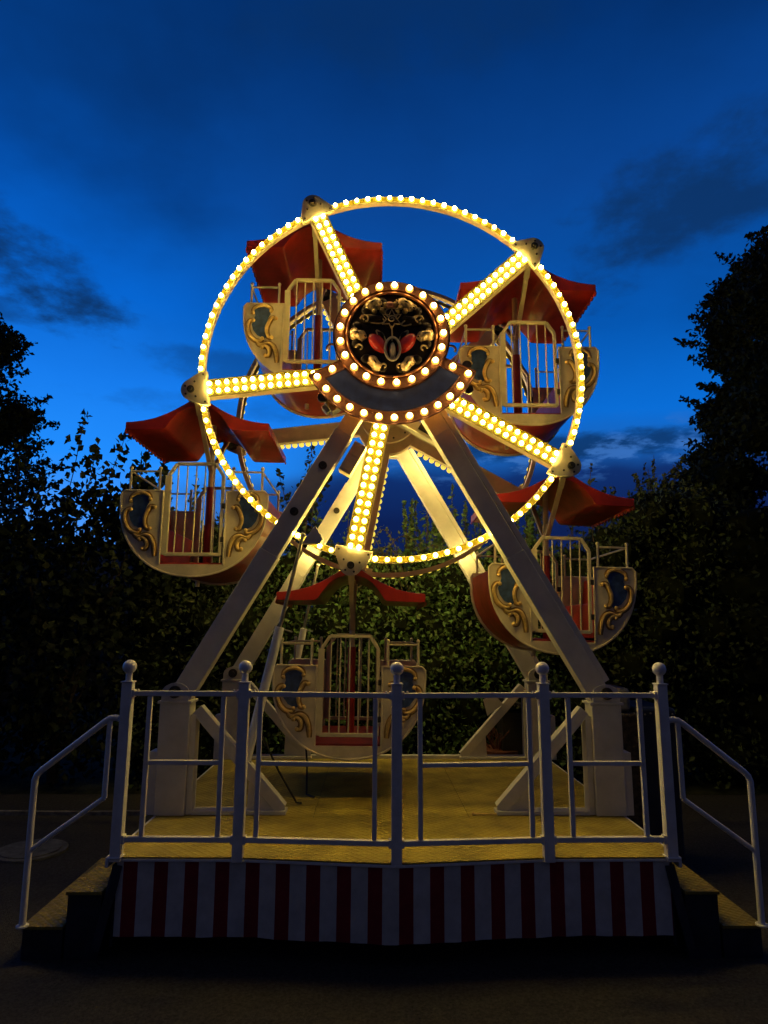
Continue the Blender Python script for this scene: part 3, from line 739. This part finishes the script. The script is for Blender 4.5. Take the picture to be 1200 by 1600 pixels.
    # hand rails on the tub
    for s in (-1, 1):
        c = MB()
        P = {}
        for nm, x, y in (('fi', .315, -yp+.03), ('fo', .565, -yp+.03), ('ro', .565, yp-.03), ('ri', .315, yp-.03)):
            P[nm] = (s*x, y); c.cyl((s*x, y, -.80), (s*x, y, -.60), .011, 10); c.sphere((s*x, y, -.595), .0165, 10, 8)
        for a, b in (('fi', 'fo'), ('fo', 'ro'), ('ro', 'ri')): c.cyl((*P[a], -.625), (*P[b], -.625), .009, 8)
        c.build('hand_rail', 'gatep', e)
    # pole, hanger, axle
    c = MB(); c.cyl((0, 0, -.66), (0, 0, -.03), .026, 16); c.build('pole', 'gatep', e)
    c = MB(); c.cyl((0, 0, -1.415), (0, 0, -.66), .036, 18); c.build('pole_sleeve', 'redin', e)
    c = MB(); c.cyl((0, -.70, 0), (0, .70, 0), .026, 14); c.build('axle', 'gatep', e)
    c = MB()
    for f in (-1, 1): c.beam((0, f*.60, -.03), (0, f*.03, -.50), .04, .03, (0, f*.5, .6)) ; c.beam((0, f*.66, .02), (0, f*.50, -.12), .05, .02, (0, f*.5, .6))
    c.beam((0, -.6, -.035), (0, .6, -.035), .06, .02, (0, 0, 1))
    c.build('hanger', 'gatep', e, bevel=.003)
    # swept roof
    top = [(0, .015), (.06, .0), (.13, -.045), (.20, -.088), (.27, -.125), (.37, -.166), (.47, -.19), (.56, -.203), (.612, -.205), (.622, -.215)]
    bot = [(.618, -.272), (.56, -.274), (.45, -.273), (.30, -.268), (.275, -.252), (.235, -.19), (.18, -.125), (.12, -.085), (.05, -.062), (0, -.056)]
    c = MB(); h = top+bot; T = [(-x, z) for x, z in top[::-1]]+top[1:]; 
    lowr = [(x, z) for x, z in bot[::-1]]
    B = [(-x, z) for x, z in bot]+lowr[1:]
    # resample both to the same length by index pairing on x
    def samp(poly, xs): return [(x, float(np.interp(x, [p[0] for p in poly], [p[1] for p in poly]))) for x in xs]
    xs = sorted(set([round(p[0], 4) for p in T if abs(p[0]) < .6185]+[round(p[0], 4) for p in B]))
    c.strip(samp(T, xs), samp(B, xs), -.56, .56)
    rf = c.build('roof', 'red', e, bevel=.004)
    c = MB()   # scalloped valance on the outer edges
    for s in (-1, 1):
        k = 13
        for i in range(k):
            y0 = -.555+1.11*i/k; w = 1.11/k
            c.add([(s*.619, y0, -.262), (s*.619, y0+w, -.262), (s*.628, y0+w*.8, -.29), (s*.628, y0+w*.45, -.302), (s*.628, y0+w*.1, -.286),
                   (s*.609, y0, -.262), (s*.609, y0+w, -.262), (s*.618, y0+w*.8, -.29), (s*.618, y0+w*.45, -.302), (s*.618, y0+w*.1, -.286)],
                  [(0, 1, 2, 3, 4), (9, 8, 7, 6, 5), (1, 6, 7, 2), (2, 7, 8, 3), (3, 8, 9, 4), (4, 9, 5, 0)])
    c.build('valance', 'red', rf)
    c = MB(); c.cyl((-.1, .1, -1.53), (-.1, .1, -1.58), .02, 10); c.build('floor_stop', 'gatep', e)
    return e
g0 = gondola()
labs = ['red roofed cream gondola at the top left of the wheel, left of the hub sign',
        'red roofed cream gondola farthest left on the wheel, with leafy bushes behind it',
        'lowest red roofed gondola, hanging just above the deck behind the railing',
        'red roofed gondola at the lower right, partly hidden by the right frame leg',
        'red roofed cream gondola at the upper right, under the bulb spoke rising to the right']
sw = [0, 0, R(.5), R(1.5), 0]
G = []
for k in range(5): G.append(g0 if k == 0 else copy_tree(g0))
for k in range(5):
    a = PH+k*2*PI/5; o = G[k]
    o.location = (RP*math.cos(a), YM, HZ+RP*math.sin(a)); o.rotation_euler = (0, sw[k], 0)
    tag(o, labs[k], 'gondola', 'gondolas of the ferris wheel')

# ------------------------------------------------------------------ things behind the platform
t = empty('tarpaulin_bin', (2.0, 5.75, GZ), label='dark bin with woven side and blue tarpaulin cover at the right platform end', cat='bin')
c = MB(); c.prismz([(-.22, -.25), (.30, -.25), (.30, .30), (-.22, .30)], 0, 1.22); c.build('bin_body', 'wicker', t, bevel=.03)
c = MB(); c.box(.02, .33, -.28, .33, .1, 1.27); c.build('tarpaulin', 'tarp', t, bevel=.03)
c = MB()
for i in range(12): c.sphere((-.2+.045*i, -.285, 1.22+.006*math.sin(i*2)), .009, 8, 6)
c.build('eyelets', 'kerb', t)
c = MB(); c.box(-.22, .0, -.2, .2, 1.222, 1.42); c.build('folded_sheet', 'kerb', t, bevel=.04)
t = empty('control_cabinet', (1.45, 7.5, GZ), label='dark control cabinet with a slotted sloping lid behind the right brace', cat='cabinet')
c = MB(); c.box(-.18, .22, -.15, .2, 0, 1.0); c.build('cabinet_body', 'black', t, bevel=.01)
c = MB(); c.beam((-.28, 0, 1.16), (.28, 0, 1.0), .03, .42, (0, 1, 0)); c.build('lid', 'dark', t, bevel=.004)
c = MB()
for r_ in range(2):
    for i in range(12):
        f = i/11; c.beam((-.24+.48*f, -.2135, 1.165-.137*f-.03*r_+.012), (-.24+.48*f+.012, -.2135, 1.160-.137*f-.03*r_-.008), .008, .006)
c.build('slots', 'kerb', t)
t = empty('flower_pot', (1.25, 7.5, GZ), label='terracotta planter with dry stems behind the rear right brace', cat='planter')
c = MB(); c.tube([(0, 0, 0), (0, 0, .40), (0, 0, .44), (0, 0, .60)], 1, 24, taper=[.16, .2, .23, .24]); c.build('pot', 'terra', t)
c = MB()
for i in range(26):
    q = random.uniform(0, 2*PI); r = random.uniform(.02, .2); c.tube([(r*.4*math.cos(q), r*.4*math.sin(q), .58), (r*math.cos(q), r*math.sin(q), .70), (1.3*r*math.cos(q+.4), 1.3*r*math.sin(q+.4), .74+random.uniform(0, .1))], .005, 5)
c.build('dry_stems', 'terra', t)
t = empty('garden_shed', (-9.0, 15, GZ), label='dark low garden shed roof behind the far left bushes', cat='shed')
c = MB(); c.box(-3, 3.2, 0, 4, 0, 2.6); c.build('wall', 'roofm', t)
c = MB(); c.prism([(-3.2, 2.602), (3.4, 2.602), (3.4, 2.75), (-3.2, 2.75)], -.3, 4.3)
c.add([(-3.2, -.3, 2.751), (3.4, -.3, 2.751), (3.4, 2, 4.0), (-3.2, 2, 4.0), (-3.2, 4.3, 2.751), (3.4, 4.3, 2.751)], [(0, 1, 2, 3), (3, 2, 5, 4), (0, 3, 4), (1, 5, 2)]); c.build('roof', 'roofm', t)

# ------------------------------------------------------------------ foliage
def leaf_mesh(name, centers, size, matn, parent, aspect=.55, flat=.0, jitter=.35):
    n = len(centers)
    u = rng.normal(size=(n, 3)); u[:, 2] -= .35; u /= np.linalg.norm(u, axis=1)[:, None]
    w = rng.normal(size=(n, 3)); w = np.cross(u, w); w /= np.linalg.norm(w, axis=1)[:, None]
    nn = np.cross(u, w)
    s = size*(1+jitter*rng.uniform(-1, 1, n))[:, None]
    c = centers
    a = c-u*s*.5; b = c+u*s*.5
    l = c-u*s*.08+w*s*aspect*.5+nn*s*.10; r = c-u*s*.08-w*s*aspect*.5+nn*s*.10
    V = np.stack([a, r, b, l], 1).reshape(-1, 3)
    F = np.arange(n*4).reshape(n, 4)
    tris = np.concatenate([F[:, [0, 1, 2]], F[:, [0, 2, 3]]], 1).reshape(-1, 3)
    me = bpy.data.meshes.new(name); me.vertices.add(len(V)); me.vertices.foreach_set('co', V.astype('f4').ravel())
    me.loops.add(tris.size); me.loops.foreach_set('vertex_index', tris.ravel().astype('i4'))
    me.polygons.add(len(tris)); me.polygons.foreach_set('loop_start', np.arange(0, tris.size, 3, dtype='i4'))
    me.materials.append(MT[matn]); me.update(calc_edges=True); me.validate()
    o = bpy.data.objects.new(name, me); col.objects.link(o)
    if parent: o.parent = parent
    return o
def blob_points(blobs, n, shell=.45):
    vol = np.array([b[3]*b[4]*b[5] for b in blobs])**(2/3); k = rng.choice(len(blobs), n, p=vol/vol.sum())
    B = np.array(blobs)[k]; d_ = rng.normal(size=(n, 3)); d_ /= np.linalg.norm(d_, axis=1)[:, None]
    rad = (1-shell*rng.uniform(0, 1, n)**1.5)*(1+.10*rng.normal(size=n))
    ph = np.sin(d_[:, 0]*7+B[:, 0]*3)*np.cos(d_[:, 2]*6+B[:, 1])*.14
    return B[:, :3]+d_*B[:, 3:]*(rad+ph)[:, None]
def sprays(tips, nleaf, spread):
    out = []
    for (a, b) in tips:
        a = np.array(a); b = np.array(b); t = rng.uniform(0, 1, nleaf)[:, None]
        out.append(a+(b-a)*t+rng.normal(size=(nleaf, 3))*spread*(1.15-t))
    return np.concatenate(out)
def trunk(parent, segs, r0):
    c = MB()
    for (a, b, ra, rb) in segs:
        a = Vector(a); b = Vector(b); mid = a.lerp(b, .5)+Vector((random.uniform(-.04, .04), random.uniform(-.04, .04), 0))*(b-a).length
        c.tube([a, mid, b], 1, 8, taper=[ra, (ra+rb)/2, rb])
    c.build('trunk', 'bark', parent)
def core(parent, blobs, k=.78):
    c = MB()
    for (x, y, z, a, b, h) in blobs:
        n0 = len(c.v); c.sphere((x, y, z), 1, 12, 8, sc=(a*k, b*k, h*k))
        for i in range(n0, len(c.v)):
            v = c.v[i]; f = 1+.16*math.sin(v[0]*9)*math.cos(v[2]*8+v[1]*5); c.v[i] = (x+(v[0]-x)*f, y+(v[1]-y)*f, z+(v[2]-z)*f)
    c.build('dark_core', 'inner', parent)  # solid lumps added inside the crown, dark so no sky shows through
def plant(name, base, label, cat, blobs, n, size, matn, shoots=(), nshoot=60, spread=.07, group=None, corek=.72, hgt=None, aspect=.55, shoot_size=None, shell=.45):
    bx, by = base; e = empty(name, (bx, by, GZ), label=label, cat=cat, group=group)
    bl = [(x-bx, y-by, z-GZ, a, b, h) for (x, y, z, a, b, h) in blobs]
    pts = blob_points(bl, n, shell)
    sh = []
    if shoots:
        sh = [((x0-bx, y0-by, z0-GZ), (x1-bx, y1-by, z1-GZ)) for (x0, y0, z0, x1, y1, z1) in shoots]
        pts = np.concatenate([pts, sprays(sh, nshoot, spread)])
    pts = pts[pts[:, 2] > .02]
    leaf_mesh('crown', pts, size, matn, e, aspect)
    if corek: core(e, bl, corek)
    top = max(b[2] for b in bl)
    segs = [((0, 0, -.05), (0, 0, top*.45), .09*top/4, .06*top/4)]
    for b in bl[:14]: segs.append(((0, 0, top*.3*random.uniform(.5, 1.2)), (b[0], b[1], b[2]), .05*top/4, .012))
    for a, b in sh[:40]: segs.append((a, b, .008, .003))
    trunk(e, segs, .1)
    return e
hg = 'hedge bushes behind the wheel'
def hedge(x0, x1, y, tops, n, size, lab, matn='leaf', shoots=(), nshoot=60, spread=.06, hg=hg):
    bl = []; m_ = len(tops)
    for i, zt in enumerate(tops):
        x = x0+(x1-x0)*(i+.5)/m_; w = (x1-x0)/m_
        z = GZ+.4
        while z < zt-.25:
            bl.append((x+random.uniform(-.15, .15), y+random.uniform(-.15, .15)+.15*(z > 1.5), z, w*.9, .6+random.uniform(0, .2), .5)); z += .5
        bl.append((x, y+.1, zt-.32, w*.66, .45, .34))
    return plant('hedge_bush', ((x0+x1)/2, y), lab, 'hedge', bl, n, size, matn, shoots, nshoot, spread, hg)
def shoots_at(lst, y, lean=.12):
    return [(x, y, z0, x+random.uniform(-lean, lean), y+random.uniform(-.15, .15), z1) for (x, z0, z1) in lst]
# centre and sides (lit by the wheel)
hedge(-1.5, .35, 8.9, [2.4, 2.5, 2.45, 2.4], 25000, .068, 'leafy hedge behind the lowest gondola, lit by the bulbs',
      shoots=shoots_at([(random.uniform(-1.6, -.3), 2.2, random.uniform(2.6, 3.3)) for _ in range(9)], 8.9), nshoot=42, spread=.045)
hedge(.35, 2.3, 8.7, [2.45, 2.45, 2.5, 2.55], 29000, .07, 'broad leaved hedge between the right frame leg and the lowest gondola',
      shoots=shoots_at([(random.uniform(.3, 2.2), 2.3, random.uniform(2.7, 3.3)) for _ in range(40)], 8.9, .06), nshoot=60, spread=.035)
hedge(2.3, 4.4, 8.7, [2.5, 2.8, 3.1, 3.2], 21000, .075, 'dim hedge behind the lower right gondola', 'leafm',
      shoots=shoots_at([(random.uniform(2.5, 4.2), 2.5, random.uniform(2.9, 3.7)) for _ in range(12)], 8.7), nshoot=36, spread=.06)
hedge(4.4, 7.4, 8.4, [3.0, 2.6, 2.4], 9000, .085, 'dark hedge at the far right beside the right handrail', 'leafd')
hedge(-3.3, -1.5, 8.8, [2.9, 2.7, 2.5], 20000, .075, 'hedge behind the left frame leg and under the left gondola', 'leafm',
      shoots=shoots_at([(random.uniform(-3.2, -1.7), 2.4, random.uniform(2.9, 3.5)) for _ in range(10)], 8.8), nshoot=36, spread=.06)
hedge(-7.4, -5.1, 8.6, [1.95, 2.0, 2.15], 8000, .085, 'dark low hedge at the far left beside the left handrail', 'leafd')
# broad leaved hazel behind the left gondola
bl = [(-4.6, 8.4, .6, .8, .6, 1.1), (-3.7, 8.4, .6, .8, .6, 1.1), (-4.4, 8.5, 1.9, .75, .5, .8), (-3.5, 8.5, 2.0, .7, .5, .9), (-3.9, 8.5, 2.7, .55, .4, .5), (-3.2, 8.5, 2.7, .45, .4, .55), (-4.75, 8.5, 2.35, .45, .4, .5)]
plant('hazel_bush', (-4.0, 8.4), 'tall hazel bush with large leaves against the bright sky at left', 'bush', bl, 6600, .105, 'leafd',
      shoots=[(-4.75, 8.4, 2.4, -4.75, 8.3, 3.75), (-4.6, 8.4, 2.4, -4.45, 8.3, 3.3), (-4.2, 8.4, 2.6, -3.95, 8.3, 4.1), (-4.0, 8.4, 2.6, -3.75, 8.3, 3.75), (-3.7, 8.4, 2.8, -3.4, 8.3, 3.8), (-3.4, 8.4, 2.8, -3.1, 8.3, 3.55), (-3.2, 8.4, 2.6, -2.85, 8.3, 3.4), (-4.9, 8.4, 2.3, -5.2, 8.3, 3.0)], nshoot=80, spread=.15, aspect=.75, corek=0)
# tall tree at the far left
def scatter_tree(name, base, label, cx_, cy_, prof, n, size, matn, nb, rr_=(.5, .9), group=None, corek=.6, nsh=24):
    """prof: list of (z, x_left, x_right)"""
    bl = []
    zs = [p[0] for p in prof]
    for i in range(nb):
        z = random.uniform(zs[0], zs[-1]); xl = np.interp(z, zs, [p[1] for p in prof]); xr = np.interp(z, zs, [p[2] for p in prof])
        r = random.uniform(*rr_); x = random.uniform(xl+r, xr-r) if xr-xl > 2*r else (xl+xr)/2
        if random.random() < .45: x = xl+r*.85 if cx_ > 0 else xr-r*.85
        bl.append((x, cy_+random.uniform(-1, 1), z, r, r*.9, r*.7))
    sh = []
    for i in range(nsh):
        z = random.uniform(zs[0]+.5, zs[-1]+.2); xl = np.interp(z, zs, [p[1] for p in prof]); xr = np.interp(z, zs, [p[2] for p in prof])
        ex, sg_ = (xl, -1) if cx_ > 0 else (xr, 1)
        y = cy_+random.uniform(-.9, .9); l = random.uniform(.2, .7)
        sh.append((ex-sg_*.6, y, z-.25, ex+sg_*l*.75, y, z+random.uniform(-.25, .35)))
    for i in range(nsh//3):
        x = random.uniform(np.interp(zs[-1], zs, [p[1] for p in prof]), np.interp(zs[-1], zs, [p[2] for p in prof])); sh.append((x, cy_, zs[-1]-.4, x+random.uniform(-.3, .3), cy_, zs[-1]+random.uniform(.1, .6)))
    return plant(name, base, label, 'tree', bl, n, size, matn, shoots=sh, nshoot=110, spread=.14, group=group, corek=corek, shell=.6)
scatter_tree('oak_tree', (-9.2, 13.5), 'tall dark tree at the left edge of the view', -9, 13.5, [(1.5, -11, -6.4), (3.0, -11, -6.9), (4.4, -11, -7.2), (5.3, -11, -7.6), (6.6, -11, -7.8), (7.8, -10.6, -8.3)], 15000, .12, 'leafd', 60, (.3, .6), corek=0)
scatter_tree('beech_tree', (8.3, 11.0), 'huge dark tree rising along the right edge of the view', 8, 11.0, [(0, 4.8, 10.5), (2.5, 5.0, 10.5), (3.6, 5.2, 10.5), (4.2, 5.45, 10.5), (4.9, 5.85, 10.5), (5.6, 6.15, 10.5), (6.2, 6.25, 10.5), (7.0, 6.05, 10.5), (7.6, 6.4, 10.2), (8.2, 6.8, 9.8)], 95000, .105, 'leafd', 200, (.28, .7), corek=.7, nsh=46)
bl = [(4.4, 9.9, z, .75, .5, .7) for z in (.4, 1.5, 2.6)]+[(4.7, 9.9, 3.1, .5, .4, .5)]
plant('elder_bush', (4.4, 9.9), 'loose twiggy bush in front of the big right tree', 'bush', bl, 3600, .085, 'leafs',
      shoots=[(4.2, 9.9, 2.9, 3.9+.16*i, 9.8, 3.7+.16*(i % 3)) for i in range(6)], nshoot=70, spread=.08)
# spindly self-seeded saplings seen between the frame legs
bl = [(-1.25, 9.6, 1.8, .3, .3, .5), (-1.2, 9.6, 2.6, .25, .25, .4), (-1.15, 9.6, 3.2, .2, .2, .3)]
plant('sapling', (-1.2, 9.6), 'slender sapling seen between the two left frame legs', 'tree', bl, 1300, .09, 'leafd',
      shoots=[(-1.2, 9.6, 3.2, -1.05, 9.6, 4.3), (-1.2, 9.6, 2.8, -.8, 9.6, 3.6), (-1.3, 9.6, 2.8, -1.6, 9.6, 3.7)], nshoot=70, spread=.09, corek=0)
# arching bramble canes
e = empty('bramble', (.15, 8.6, GZ), label='thin arching bramble canes above the centre of the hedge', cat='bramble')
c = MB(); lp = []
for i in range(9):
    x = random.uniform(-.4, .3); s = random.choice((-1, 1)); w = random.uniform(.3, .6); h = random.uniform(2.2, 2.75)
    P = [(x+s*w*t*1.6, .1*math.sin(t*5), 2.3+(h+.56-2.3)*math.sin(PI*min(1, t*.95+.12))) for t in np.linspace(0, 1, 16)]
    c.tube(P, .006, 5)
    for p in P: lp += [np.array(p)+rng.normal(size=3)*.03 for _ in range(5)]
c.build('canes', 'bark', e); leaf_mesh('cane_leaves', np.array(lp), .05, 'leafs', e)
